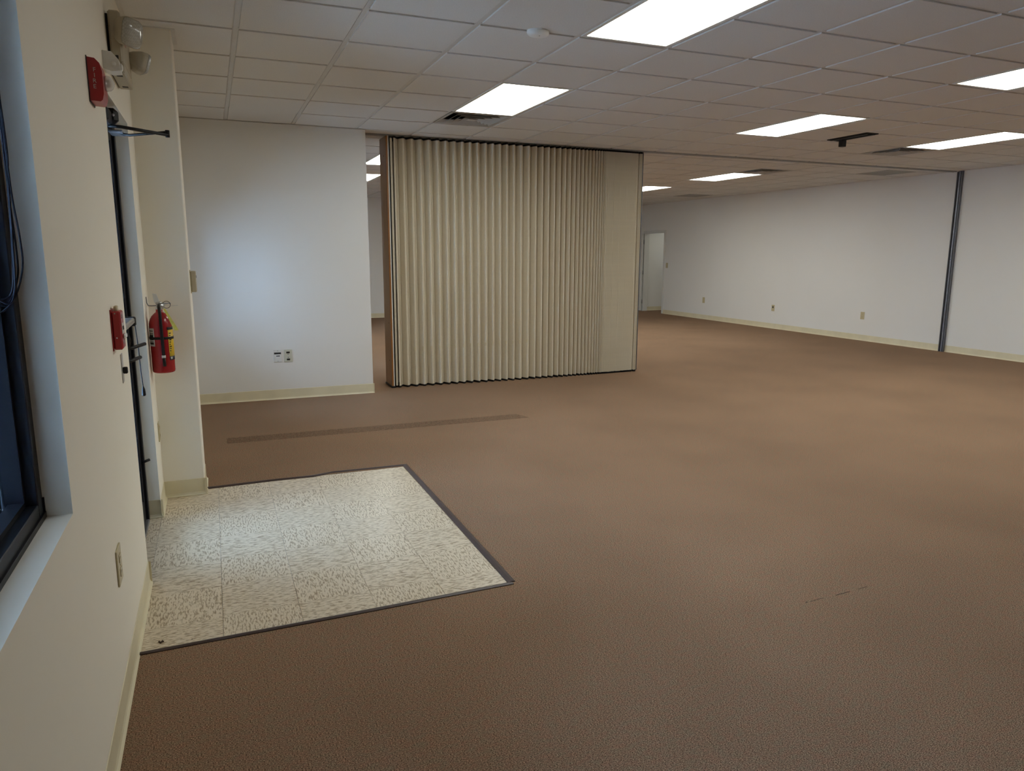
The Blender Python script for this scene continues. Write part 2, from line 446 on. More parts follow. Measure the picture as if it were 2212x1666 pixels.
# pilaster beside the entrance door, with a rounded corner bead
PX, PY0, PY1 = 0.230, 1.706, 2.03
mb = MB(); r_ = 0.008
poly = [(0.0, PY0, 0)] + [(PX-r_+r_*math.sin(a), PY0+r_-r_*math.cos(a), 0) for a in [k*math.pi/8 for k in range(5)]] + [(PX, PY1, 0), (0.0, PY1, 0)]
mb.extrude([(x, y, -0.006) for x, y, z in poly], (0, 0, H+0.2))
struct('wall_pilaster', mb, M_CREAM, 'cream drywall pilaster next to the entrance door')
# ---- cove base
def cove(name, segs, label):
    """segs: list of ((x0,y0),(x1,y1),(nx,ny)) wall foot lines with outward normals"""
    mb = MB(); prof = [(0.0, 0.102), (0.0025, 0.100), (0.003, 0.018), (0.006, 0.008), (0.0135, 0.001), (0.0135, -0.004), (0.0, -0.004)]
    for (a, b, n) in segs:
        a3 = Vector((a[0], a[1], 0)); b3 = Vector((b[0], b[1], 0)); n3 = Vector((n[0], n[1], 0))
        mb.extrude([a3 + n3*d + Vector((0,0,z)) for d, z in prof], b3-a3)
    return struct(name, mb, M_BASE, label)
e = 0.0005
cove('baseboard_left', [((e, Y_FRONT), (e, DY0), (1, 0)), ((0.012, DY0-e), (-0.06, DY0-e), (0, 1))], 'tan vinyl cove base under the window')
cove('baseboard_entry', [((-0.06, DY1-e), (0.012, DY1-e), (0, -1)), ((e, DY1-0.012), (e, PY0), (1, 0)), ((0.0, PY0-e), (PX+0.012, PY0-e), (0, -1)), ((PX+e, PY0-0.012), (PX+e, PY1), (1, 0))], 'tan vinyl cove base round the pilaster by the door')
cove('baseboard_back', [((0.0, Y_BACK-e), (X_BACK+0.012, Y_BACK-e), (0, -1)), ((X_BACK+e, Y_BACK-0.012), (X_BACK+e, Y_BACK+0.62), (1, 0)), ((e, PY1), (e, Y_BACK), (1, 0))], 'tan vinyl cove base of the wall beside the partition')
cove('baseboard_right', [((W-e, Y_FRONT), (W-e, 4.735), (-1, 0)), ((W-e, 4.815), (W-e, HD0-0.055), (-1, 0))], 'tan vinyl cove base along the long right wall')
cove('baseboard_far', [((0.0, Y_FAR-e), (W, Y_FAR-e), (0, -1))], 'tan vinyl cove base of the far end wall')
cove('baseboard_hall', [((W+0.12, 13.43-e), (XF-0.1, 13.43-e), (0, -1))], 'tan vinyl cove base in the far hall')
cove('baseboard_front', [((0.0, Y_FRONT+e), (W, Y_FRONT+e), (0, 1))], 'tan vinyl cove base behind the viewer')

# ---- ceiling: deck > tees, tiles
struct_deck = MB().box(-WT, W+0.12, Y_FRONT, Y_FAR, H+0.42, H+0.5)
ceiling = struct('ceiling', struct_deck, M_CEIL_DECK, 'suspended ceiling of square off-white tiles in a metal grid')
FAR_OFF = -0.12*G
def gx(i): return OX + i*G
def gy(j): return OY + j*G
lights_near = [(3,-3),(3,1),(8,-3),(8,1),(12,-3),(12,1)]
lights_far = [(3,8),(3,12),(8,8),(8,12),(12,8),(12,12)]
vents_near = [(3,3),(12,3)]; vents_far = [(12,7)]
grilles_far = [(15,6),(15,14)]
hole_cell = (10, 2)
used_near = set(vents_near) | {c for (i, j) in lights_near for c in ((i, j), (i, j+1))} | {hole_cell}
used_far = set(vents_far) | set(grilles_far) | {c for (i, j) in lights_far for c in ((i, j), (i, j+1))}
ZT = H
TF = 0.0175
def tegular(x0, x1, y0, y1):
    mb = MB().bbox(x0+TF, x1-TF, y0+TF, y1-TF, ZT, ZT+0.0095, 0.0015)
    return mb.box(x0+0.004, x1-0.004, y0+0.004, y1-0.004, ZT+0.009, ZT+0.022)
tile_mb = tegular(-G/2, G/2, -G/2, G/2)
tile_src = obj('tile', tile_mb, M_TILE_C, ceiling, origin=(0, 0, ZT))
tile_me = tile_src.data; bpy.data.objects.remove(tile_src)
def ctile(x0, x1, y0, y1, tilt=None):
    if x1-x0 > G-0.01 and y1-y0 > G-0.01:
        o = bpy.data.objects.new('tile', tile_me); COL.objects.link(o); o.parent = ceiling
        o.location = ((x0+x1)/2, (y0+y1)/2, ZT)
        if tilt: o.rotation_euler = tilt[0]; o.location.z += tilt[1]
    else:
        o = obj('tile', tegular(x0, x1, y0, y1), M_TILE_C, ceiling, origin=((x0+x1)/2, (y0+y1)/2, ZT))
    return o
I0, I1 = -1, 16
far_mb = MB()
for i in range(I0, I1+1):
    x0, x1 = max(gx(i), 0.0), min(gx(i+1), W)
    for j in range(-14, 6):
        if (i, j) in used_near: continue
        y0, y1 = max(gy(j), Y_FRONT), gy(j+1)
        if j == 5: y1 = Y_TRK-0.04
        if j < -4:
            far_mb.box(x0+TF, x1-TF, y0+TF, y1-TF, ZT, ZT+0.0095); far_mb.box(x0+0.004, x1-0.004, y0+0.004, y1-0.004, ZT+0.009, ZT+0.022); continue
        if j == 5 and x1 < X_BACK: y1 = Y_BACK+0.02
        if y1-y0 < 0.03: continue
        ctile(x0, x1, y0, y1, ((R(-1.2), 0, 0), 0.007) if (i, j) == (0, 4) else None)
    for j in range(5, 21):
        if (i, j) in used_far: continue
        y0, y1 = gy(j)+FAR_OFF, gy(j+1)+FAR_OFF
        if j == 5: y0 = Y_TRK+0.04
        if y0 > Y_FAR: continue
        y1 = min(y1, Y_FAR)
        if y1-y0 < 0.03: continue
        far_mb.box(x0+TF, x1-TF, y0+TF, y1-TF, ZT, ZT+0.0095); far_mb.box(x0+0.004, x1-0.004, y0+0.004, y1-0.004, ZT+0.009, ZT+0.022)
o = obj('distant_tiles', far_mb, M_TILE_C, ceiling); o['kind'] = 'stuff'
# cut tile next to the slot in cell (10,2)
SLX = gx(10)+0.185
ctile(SLX, gx(11), gy(2), gy(3))
def tee(name, x0, x1, y0, y1, along_y, zoff=0.0):
    mb = MB()
    zoff += 0.0060; mb.box(x0, x1, y0, y1, H+zoff, H+zoff+0.002)
    if along_y: mb.box((x0+x1)/2-0.001, (x0+x1)/2+0.001, y0, y1, H+zoff+0.002, H+0.035)
    else: mb.box(x0, x1, (y0+y1)/2-0.001, (y0+y1)/2+0.001, H+zoff+0.002, H+0.035)
    return obj(name, mb, M_TEE, ceiling, origin=((x0+x1)/2, (y0+y1)/2, H))
hw = 0.012
for i in range(0, I1+1):
    x = gx(i)
    tee('main_tee', x-hw, x+hw, Y_FRONT, Y_BACK if x < X_BACK else Y_TRK-0.035, True)
    tee('main_tee', x-hw, x+hw, Y_TRK+0.035, Y_FAR, True)
lm = {(i, j+1) for (i, j) in lights_near}; lmf = {(i, j+1) for (i, j) in lights_far}
def cross_row(j, far):
    y = gy(j) + (FAR_OFF if far else 0)
    seg = None; blocked = lmf if far else lm
    runs = []; start = 0.0
    for i in range(I0, I1+1):
        if (i, j) in blocked:
            runs.append((start, gx(i))); start = gx(i+1)
    runs.append((start, W))
    for a, b in runs:
        if b-a > 0.05: tee('cross_tee', a, b, y-hw, y+hw, False, 0.0006)
for j in range(-13, 6):
    cross_row(j, False)
for j in range(6, 20):
    cross_row(j, True)
def angle(x0, x1, y0, y1):
    obj('wall_angle', MB().box(x0, x1, y0, y1, H-0.0022, H-0.0002), M_TEE, ceiling, origin=((x0+x1)/2, (y0+y1)/2, H))
angle(0, 0.022, Y_FRONT, PY0); angle(0.0, PX, PY0-0.02, PY0); angle(PX, PX+0.022, PY0-0.02, PY1); angle(0, 0.022, PY1, Y_BACK)
angle(0, X_BACK, Y_BACK-0.022, Y_BACK); angle(W-0.022, W, Y_FRONT, Y_FAR); angle(0, W, Y_FAR-0.022, Y_FAR); angle(0, W, Y_FRONT, Y_FRONT+0.022)

# ---- windows in the left wall (storefront frames)
FX0, FX1 = -0.165, -0.060
def storefront(name, y0, y1, z0, z1, label, mull):
    root = struct_empty(name, (FX0, (y0+y1)/2, z0), label)
    s = 0.045
    def member(n, a, b, c, d):
        mb = MB().bbox(FX0, FX1, a, b, c, d, 0.002)
        obj(n, mb, M_BLACK, root)
    member('jamb', y0, y0+s, z0, z1); member('jamb', y1-s, y1, z0, z1)
    member('sill_member', y0+s, y1-s, z0, z0+s); member('head_member', y0+s, y1-s, z1-s, z1)
    ys_ = [y0+s] + mull + [y1-s]
    for mm in mull: member('mullion', mm-s/2, mm+s/2, z0+s, z1-s)
    for a, b in zip(ys_[:-1], ys_[1:]):
        a2 = a+(s/2 if a in mull else 0); b2 = b-(s/2 if b in mull else 0)
        # glazing stops and pane
        mb = MB()
        for (p, q, u, v) in ((a2, a2+0.012, z0+s, z1-s), (b2-0.012, b2, z0+s, z1-s), (a2+0.012, b2-0.012, z0+s, z0+s+0.012), (a2+0.012, b2-0.012, z1-s-0.012, z1-s)):
            mb.box(-0.118, -0.085, p, q, u, v)
        obj('glazing_stop', mb, M_BLACK, root)
        obj('pane', MB().box(-0.132, -0.126, a2+0.001, b2-0.001, z0+s+0.001, z1-s-0.001), M_GLASS, root)
    # inner black trim lip on the reveal
    mb = MB().box(-0.060, -0.055, y0, y1, z0, z0+0.014); mb.box(-0.060, -0.056, y1-0.004, y1, z0+0.014, z0+0.05)
    obj('trim_lip', mb, M_BLACK, root)
    return root
storefront('window_1', WIN_Y0, WIN_Y1, WIN_Z0, WIN_Z1, 'black aluminium storefront window at the left edge', [])
storefront('window_2', W2_Y0, W2_Y1, 0.62, 1.78, 'black aluminium storefront window between the pilaster and the back wall', [])

storefront('added_window_3', 6.4, 7.3, WIN_Z0, WIN_Z1, 'nearer black aluminium window added for daylight behind the partition', [])  # unseen opening, added to let daylight onto the far walls
storefront('added_window_4', 10.6, 11.5, WIN_Z0, WIN_Z1, 'farther black aluminium window added for daylight behind the partition', [])  # second added opening, brightens the far room likewise

# ---- entrance door (black aluminium and glass) in the left wall
d1 = struct_empty('door_1', (-0.11, (DY0+DY1)/2, 0), 'black aluminium glass entrance door with exit hardware')
s = 0.045
obj('jamb', MB().bbox(FX0, FX1, DY0, DY0+s, -0.006, DZ, 0.002), M_BLACK, d1)
obj('jamb', MB().bbox(FX0, FX1, DY1-s, DY1, -0.006, DZ, 0.002), M_BLACK, d1)
obj('head_member', MB().bbox(FX0, FX1, DY0+s, DY1-s, DZ-s, DZ, 0.002), M_BLACK, d1)
obj('threshold', MB().bbox(-0.2, -0.058, DY0+s, DY1-s, -0.006, 0.010, 0.004), M_GREYM, d1)
la, lb = DY0+s+0.003, DY1-s-0.003; zt = DZ-s-0.003
LX0, LX1 = -0.118, -0.074
obj('stile', MB().bbox(LX0, LX1, la, la+0.055, 0.012, zt, 0.002), M_BLACK, d1)
obj('stile', MB().bbox(LX0, LX1, lb-0.055, lb, 0.012, zt, 0.002), M_BLACK, d1)
obj('rail', MB().bbox(LX0, LX1, la+0.055, lb-0.055, 0.012, 0.13, 0.002), M_BLACK, d1)
obj('rail', MB().bbox(LX0, LX1, la+0.055, lb-0.055, zt-0.055, zt, 0.002), M_BLACK, d1)
obj('pane', MB().box(-0.099, -0.093, la+0.053, lb-0.053, 0.128, zt-0.053), M_GLASS, d1)
# closer
cl = obj('door_closer', MB().bbox(-0.074, -0.012, 0.66, 0.90, 2.045, 2.105, 0.010), M_BLACKP, d1)
obj('end_cap', MB().bbox(-0.060, 0.012, 0.78, 0.83, 2.050, 2.118, 0.016), M_BLACKP, cl)
obj('screw', MB().lathe([(0.006, 0), (0.006, 0.002), (0.003, 0.003)], (-0.006, 0.780, 2.086), (0, -1, 0), 12), M_SILVER, cl)
obj('bracket', MB().bbox(-0.058, 0.004, 1.03, 1.17, 2.048, 2.060, 0.003), M_GREYM, cl)
obj('arm', MB().tube([(-0.03, 0.80, 2.042), (0.02, 0.80, 2.040), (0.205, 0.93, 2.034)], 0.0075, 8), M_BLACKP, cl)
obj('arm', MB().tube([(-0.03, 1.08, 2.056), (0.005, 1.075, 2.046), (0.03, 1.06, 2.041), (0.203, 0.935, 2.048)], 0.0065, 8), M_BLACKP, cl)
obj('elbow', MB().tube([(0.203, 0.932, 2.024), (0.203, 0.932, 2.056)], 0.010, 12), M_BLACKP, cl)
# exit device: silver rail, black levers, hanging cord
ex = obj('exit_bar', MB().bbox(-0.074, -0.022, 0.60, 1.09, 1.128, 1.158, 0.006), M_SILVER, d1)
obj('end_cap', MB().bbox(-0.074, -0.018, 1.075, 1.11, 1.115, 1.162, 0.006), M_BLACKP, ex)
obj('lever', MB().tube([(-0.074, 0.88, 1.022), (-0.03, 0.905, 1.024), (0.020, 1.02, 1.030)], 0.0085, 10), M_BLACKP, d1)
obj('lever', MB().tube([(-0.074, 0.76, 0.974), (-0.03, 0.785, 0.976), (0.006, 0.89, 0.980)], 0.0085, 10), M_BLACKP, d1)
obj('lever_plate', MB().bbox(-0.075, -0.066, 0.74, 0.92, 0.92, 1.06, 0.004), M_BLACKP, d1)
obj('cord', MB().tube([(-0.024, 1.09, 1.135), (-0.018, 1.10, 1.0), (-0.016, 1.10, 0.87), (-0.012, 1.10, 0.80)], 0.0025, 6), M_CORD, ex)
obj('cord_pull', MB().lathe([(0.003, 0.0), (0.008, -0.015), (0.010, -0.045), (0.006, -0.05)], (-0.012, 1.10, 0.80), (0, 0, 1), 10), M_BLACKP, ex)
for zz in (0.34,):
    obj('hinge_knuckle', MB().tube([(-0.07, DY1-s-0.006, zz), (-0.035, DY1-s+0.02, zz+0.006)], 0.008, 8), M_BLACK, d1)

# ---- far doorway in the right wall
d2 = struct_empty('door_2', (W, (HD0+HD1)/2, 0), 'white doorway standing open at the far end of the right wall')
c = 0.05
obj('casing', MB().bbox(W-0.012, W+0.13, HD0-c, HD0+0.012, 0.0, HDZ+c, 0.003), M_DOORW, d2)
obj('casing', MB().bbox(W-0.012, W+0.13, HD1-0.012, HD1+c, 0.0, HDZ+c, 0.003), M_DOORW, d2)
obj('casing', MB().bbox(W-0.012, W+0.13, HD0+0.012, HD1-0.012, HDZ-0.012, HDZ+c, 0.003), M_DOORW, d2)
leaf = obj('leaf', MB().bbox(W-0.075, W-0.032, HD1+0.01, Y_FAR-0.03, 0.01, HDZ-0.015, 0.003), M_DOORW, d2)
for zz in (0.25, 1.0, 1.78):
    obj('hinge', MB().tube([(W-0.03, HD1-0.004, zz-0.05), (W-0.03, HD1-0.004, zz+0.05)], 0.009, 8), M_GREYM, d2)
obj('strike_plate', MB().box(W+0.03, W+0.06, HD0+0.010, HD0+0.0135, 0.95, 1.05), M_GREYM, d2)

# ---- ground outside
struct('ground', MB().box(-30, -0.23, -30, 30, -0.35, -0.15), M_PAVE, 'grey pavement outside the windows')

struct('sky_blocker', MB().box(-12.0, -9.5, -30, 30, -0.15, 13.0), mat('blocker_grey', (0.16, 0.16, 0.165, 1), 0.9, noise=(1, 0.1)), 'plain grey block added outside to screen off the low sky')  # unseen block, added so that only steep skylight reaches the windows

# ================================================================== CEILING THINGS
def troffer(i, j, far, label):
    x0, x1 = gx(i), gx(i+1); y0 = gy(j)+(FAR_OFF if far else 0); y1 = y0+2*G
    t = thing('ceiling_light', label, 'light', ((x0+x1)/2, (y0+y1)/2, H), 'recessed fluorescent ceiling lights')
    a = 0.013; fr = 0.024; z = H+0.0025
    mb = MB()
    for (p, q, u, v) in ((x0+a, x0+a+fr, y0+a, y1-a), (x1-a-fr, x1-a, y0+a, y1-a), (x0+a+fr, x1-a-fr, y0+a, y0+a+fr), (x0+a+fr, x1-a-fr, y1-a-fr, y1-a)):
        mb.box(p, q, u, v, z-0.002, z+0.06)
    mb.box(x0+a, x1-a, y0+a, y1-a, z+0.06, z+0.10)
    obj('frame', mb, M_WMET, t)
    obj('diffuser', MB().box(x0+a+fr, x1-a-fr, y0+a+fr, y1-a-fr, z+0.004, z+0.010), M_PANEL, t)
    return t
t = thing('ceiling_light', 'added fill light hidden in the hall beyond the far doorway', 'light', (W+0.9, 12.6, H-0.31))  # unseen fixture added to brighten the hall
obj('frame', MB().bbox(W+0.6, W+1.2, 12.3, 12.9, H-0.325, H-0.301, 0.004), M_WMET, t)
obj('diffuser', MB().box(W+0.76, W+1.04, 12.46, 12.74, H-0.332, H-0.3255), M_PANEL, t)
troffer(3, -3, False, 'lit ceiling light nearest the viewer, cut by the top edge')
troffer(3, 1, False, 'lit ceiling light beside the square vent above the folding partition')
troffer(8, 1, False, 'lit ceiling light beside the dark slot in the ceiling tiles')
troffer(8, -3, False, 'lit ceiling light cut by the right edge, nearest of the right-hand lights')
troffer(12, 1, False, 'lit ceiling light at the right edge next to a square vent, before the track')
troffer(12, 8, True, 'lit ceiling light beyond the ceiling track, beside a square vent')
troffer(12, 12, True, 'small lit ceiling light just right of the folding partition')
troffer(3, 8, True, 'upper of two lit ceiling lights in the gap left of the partition')
troffer(3, 12, True, 'lower of two lit ceiling lights in the gap left of the partition')
troffer(12, -3, False, 'lit ceiling light beyond the right edge, nearest the right wall')
troffer(8, 8, True, 'nearer of two ceiling lights hidden behind the folding partition')
troffer(8, 12, True, 'farther of two ceiling lights hidden behind the folding partition')

def supply_vent(i, j, far, label):
    x0, x1 = gx(i), gx(i+1); y0 = gy(j)+(FAR_OFF if far else 0); y1 = y0+G
    cx, cy = (x0+x1)/2, (y0+y1)/2
    t = thing('air_vent', label, 'vent', (cx, cy, H), 'square louvred supply vents')
    def ring(h0, z0, h1, z1):
        """sloping square ring from half-size h0 at z0 to h1 at z1, 2 mm thick"""
        mb = MB(); vs = []
        for (h, z) in ((h0, z0), (h1, z1), (h1, z1+0.002), (h0, z0+0.002)):
            vs += [(cx-h, cy-h, z), (cx+h, cy-h, z), (cx+h, cy+h, z), (cx-h, cy+h, z)]
        fs = []
        for a in range(4):
            b = (a+1) % 4
            for k in range(4): fs.append((a*4+k, a*4+(k+1) % 4, b*4+(k+1) % 4, b*4+k))
        mb.add(vs, fs); return mb
    obj('frame', ring(0.292, H+0.001, 0.262, H+0.002), M_GRILLE, t)
    obj('louvre', ring(0.262, H+0.002, 0.225, H+0.030), M_GRILLE, t)
    for h in (0.205, 0.150, 0.095):
        obj('louvre', ring(h, H-0.003, h-0.034, H+0.022), M_GRILLE, t)
    obj('centre_plate', MB().bbox(cx-0.045, cx+0.045, cy-0.045, cy+0.045, H-0.003, H+0.002, 0.002), M_GRILLE, t)
    obj('plenum_box', MB().box(x0+0.02, x1-0.02, y0+0.02, y1-0.02, H+0.09, H+0.10), M_CEIL_DECK, t)
supply_vent(3, 3, False, 'square louvred ceiling vent above the folding partition')
supply_vent(12, 3, False, 'square louvred ceiling vent at the right, before the track')
supply_vent(12, 7, True, 'square louvred ceiling vent beyond the ceiling track')
def return_grille(i, j, label):
    x0, x1 = gx(i), gx(i+1); y0 = gy(j)+FAR_OFF; y1 = y0+G
    t = thing('return_grille', label, 'grille', ((x0+x1)/2, (y0+y1)/2, H), 'flat return air grilles')
    mb = MB(); a = 0.013
    for (p, q, u, v) in ((x0+a, x0+a+0.03, y0+a, y1-a), (x1-a-0.03, x1-a, y0+a, y1-a), (x0+a+0.03, x1-a-0.03, y0+a, y0+a+0.03), (x0+a+0.03, x1-a-0.03, y1-a-0.03, y1-a)):
        mb.box(p, q, u, v, H-0.001, H+0.012)
    obj('frame', mb, M_GRILLE, t)
    src = None
    for k in range(13):
        y = y0+0.06+k*(G-0.12)/12
        if src is None:
            src = obj('slat', MB().box(x0+0.043, x1-0.043, y-0.010, y+0.010, H+0.001, H+0.004), M_GRILLE, t, origin=((x0+x1)/2, y, H))
        else: share(src, ((x0+x1)/2, y, H), t)
    obj('backing', MB().box(x0+0.04, x1-0.04, y0+0.04, y1-0.04, H+0.06, H+0.065), M_CEIL_DECK, t)
return_grille(15, 6, 'flat grey return air grille near the top of the grey post')
return_grille(15, 14, 'flat grey return air grille far off, above the far doorway')

# dark slot beside a cut tile with a black mount hanging in it
t = thing('ceiling_mount', 'black metal mount hanging from a dark slot in the ceiling', 'mount', (gx(10)+0.09, gy(2)+0.3, H))
sx0, sx1, sy0, sy1 = gx(10)+0.014, SLX-0.004, gy(2)+0.014, gy(3)-0.07
mb = MB().box(sx0, sx1, sy0, sy1, H+0.12, H+0.125)
for (p, q, u, v) in ((sx0, sx0+0.004, sy0, sy1), (sx1-0.004, sx1, sy0, sy1), (sx0+0.004, sx1-0.004, sy0, sy0+0.004), (sx0+0.004, sx1-0.004, sy1-0.004, sy1)):
    mb.box(p, q, u, v, H-0.004, H+0.12)
obj('recess', mb, M_BLACKP, t)
obj('rail', MB().bbox(sx0+0.02, sx0+0.055, sy0+0.02, sy1-0.02, H-0.010, H+0.03, 0.003), M_BLACKP, t)
obj('rail', MB().bbox(sx1-0.055, sx1-0.02, sy0+0.02, sy1-0.02, H-0.010, H+0.03, 0.003), M_BLACKP, t)
obj('clamp', MB().bbox(sx0+0.100, sx0+0.160, 3.20, 3.255, H-0.075, H+0.02, 0.004), M_BLACKP, t)
obj('filler_tile', MB().bbox(gx(10)+0.014, SLX-0.004, gy(3)-0.066, gy(3)-0.013, ZT, ZT+0.015, 0.002), M_TILE_C, t)

# oval sensor on the ceiling
mb = MB(); ctr = Vector((2.135, gy(-1)-0.018, H)); vs = []; fs = []; n = 28
prof = [(1.0, 0.0), (1.0, -0.010), (0.93, -0.020), (0.80, -0.027), (0.5, -0.030), (0.0, -0.031)]
for r, z in prof:
    for k in range(n):
        a = 2*math.pi*k/n; vs.append(ctr + Vector((0.066*r*math.cos(a), 0.050*r*math.sin(a), z)))
for a in range(len(prof)-1):
    for k in range(n): fs.append((a*n+k, a*n+(k+1) % n, (a+1)*n+(k+1) % n, (a+1)*n+k))
mb.add(vs, fs, True)
so = thing('ceiling_sensor', 'white oval sensor on the ceiling left of the nearest light', 'sensor', ctr)
obj('housing', mb, M_WHITE, so)
obj('base_ring', MB().lathe([(0.056, 0.0), (0.056, -0.004), (0.050, -0.006)], ctr + Vector((0, 0, 0.0))), M_WHITE, so)
obj('led', MB().lathe([(0.003, 0), (0.003, -0.003), (0.001, -0.004)], ctr+Vector((0.0, -0.02, -0.0285)), (0, 0, 1), 8), M_GREYM, so)

# track and receiving post of the partition
t = thing('ceiling_track', 'grey double partition track running across the ceiling to the post', 'track', (6.3, Y_TRK, H))
TX_A = X_BACK+0.003; TX_B = W-0.005
obj('rail', MB().bbox(TX_A, TX_B, Y_TRK-0.032, Y_TRK-0.007, H-0.012, H+0.03, 0.002), M_TRACK, t)
obj('rail', MB().bbox(TX_A, TX_B, Y_TRK+0.007, Y_TRK+0.032, H-0.012, H+0.03, 0.002), M_TRACK, t)
obj('web', MB().box(TX_A, TX_B, Y_TRK-0.007, Y_TRK+0.007, H+0.012, H+0.03), M_BLACKP, t)
t = thing('partition_post', 'dark grey metal receiving post standing on the right wall', 'post', (W-0.02, 4.775, 0))
yp = 4.775
obj('channel', MB().bbox(W-0.012, W-0.0005, yp-0.042, yp+0.042, 0.0, H-0.001, 0.001), M_DGREYM, t)
obj('flange', MB().bbox(W-0.042, W-0.012, yp-0.042, yp-0.030, 0.0, H-0.013, 0.002), M_DGREYM, t)
obj('flange', MB().bbox(W-0.042, W-0.012, yp+0.030, yp+0.042, 0.0, H-0.013, 0.002), M_DGREYM, t)
obj('centre_rib', MB().bbox(W-0.034, W-0.012, yp-0.012, yp+0.012, 0.0, H-0.013, 0.002), M_GREYM, t)
for zz in (1.39, 1.43): obj('screw', MB().lathe([(0.007, 0), (0.006, 0.003), (0.002, 0.004)], (W-0.034, yp, zz), (-1, 0, 0), 10), M_SILVER, t)

# ================================================================== FOLDING PARTITION
acc = thing('accordion_partition', 'cream pleated folding partition half drawn across the room', 'partition', (3.72, 4.95, 0))
AZ0, AZ1 = 0.022, 2.676
def px_to_x(px):       # fold positions measured along the front plane
    pts = [(848, 2.205), (1120, 3.647), (1290, 4.690), (1372, 5.262), (1384, 5.300)]
    for (a, xa), (b, xb) in zip(pts[:-1], pts[1:]):
        if px <= b: return xa + (xb-xa)*(px-a)/(b-a)
    return pts[-1][1]
def period(px):
    tab = [(840, 18.3), (1000, 17.0), (1120, 15.4), (1200, 11.2), (1260, 8.0), (1290, 5.0), (1302, 3.4), (1362, 3.4), (1368, 4.8), (1400, 4.8)]
    for (a, pa), (b, pb) in zip(tab[:-1], tab[1:]):
        if px <= b: return pa + (pb-pa)*(px-a)/(b-a)
    return 4.8
ridges = []; q = 850.0
while q < 1382:
    ridges.append(q); q += period(q)*random.uniform(0.96, 1.04)
def yfront(x):
    k = [(2.2, 4.812), (3.0, 4.79), (3.64, 4.775), (4.3, 4.79), (4.8, 4.812), (5.3, 4.838)]
    for (a, ya), (b, yb) in zip(k[:-1], k[1:]):
        if x <= b: return ya+(yb-ya)*(x-a)/(b-a)
    return k[-1][1]
L_PAN = 0.086; th = 0.0035
rx = [px_to_x(v) for v in ridges]
pleats = []
for k in range(len(rx)-1):
    x0, x1 = rx[k], rx[k+1]; p = x1-x0
    depth = math.sqrt(max(L_PAN**2-(p/2)**2, 0.028**2))
    if p < 0.05: depth *= 0.45 + 0.55*max(0.0, (p-0.02)/0.03)
    if p < 0.026: depth = 0.022
    yf0, yf1 = yfront(x0), yfront(x1)
    xv = x0 + p*0.60                       # valley lies towards the right of each pleat
    pts = [(x0, yf0), (x0+p*0.18, yf0+depth*0.10), (xv-p*0.10, (yf0+yf1)/2+depth*0.96), (xv-0.002, (yf0+yf1)/2+depth*0.97), (xv, (yf0+yf1)/2+depth+0.016), (xv+0.003, (yf0+yf1)/2+depth*0.97), (x1-p*0.06, yf1+depth*0.06), (x1, yf1)]
    if p < 0.03: pts = [(x0, yf0), (x0+p*0.55, yf0+depth), (x1, yf1)]
    mb = MB(); n = len(pts)
    for side in (0, 1):
        if side == 0: ring = [(x, y) for x, y in pts] + [(x, y+th) for x, y in reversed(pts)]
        else:
            yc = 2*4.955
            ring = [(x, yc-y) for x, y in pts] + [(x, yc-y-th) for x, y in reversed(pts)]
        m_ = len(ring); zb = AZ0 + random.uniform(-0.002, 0.003)
        vs = [(x, y, zb) for x, y in ring] + [(x, y, AZ1) for x, y in ring]
        fs = [(i, (i+1) % m_, m_+(i+1) % m_, m_+i) for i in range(m_)]
        # end caps as quads between the two skins
        for i in range(n-1):
            fs.append((i, i+1, m_-2-i, m_-1-i)); fs.append((m_+i, m_+i+1, m_+m_-2-i, m_+m_-1-i))
        mb.add(vs, fs)
    obj('pleat', mb, M_VINYL, acc, origin=((x0+x1)/2, 4.955, AZ0))
    pleats.append(pts)
def sweep(z0, z1, inset, name):
    mb = MB(); line = []
    for pts in pleats:
        for x, y in pts[:-1]: line.append((x, y))
    line.append(pleats[-1][-1])
    ring = [(x, y+inset) for x, y in line] + [(x, 2*4.955-y-inset) for x, y in reversed(line)]
    m_ = len(ring); n = len(line)
    vs = [(x, y, z0) for x, y in ring] + [(x, y, z1) for x, y in ring]
    fs = [(i, (i+1) % m_, m_+(i+1) % m_, m_+i) for i in range(m_)]
    for i in range(n-1):
        fs.append((i, i+1, m_-2-i, m_-1-i)); fs.append((m_+i, m_+i+1, m_+m_-2-i, m_+m_-1-i))
    mb.add(vs, fs); return obj(name, mb, M_BLACKP, acc)
sweep(0.0005, AZ0+0.004, 0.004, 'bottom_sweep')
sweep(AZ1-0.004, H-0.013, 0.004, 'top_sweep')
# hinge clips on the folds at knee height
src = None
for k in range(1, 17):
    pts = pleats[k]; x, y = pts[-2][0]-0.004, pts[-2][1]+0.001; z = 0.43+0.002*k
    if src is None:
        src = obj('fold_clip', MB().bbox(x-0.005, x+0.005, y-0.006, y+0.002, z-0.020, z+0.020, 0.002), M_IVORY, acc, origin=(x, y, z))
    else: share(src, (x, y, z), acc)
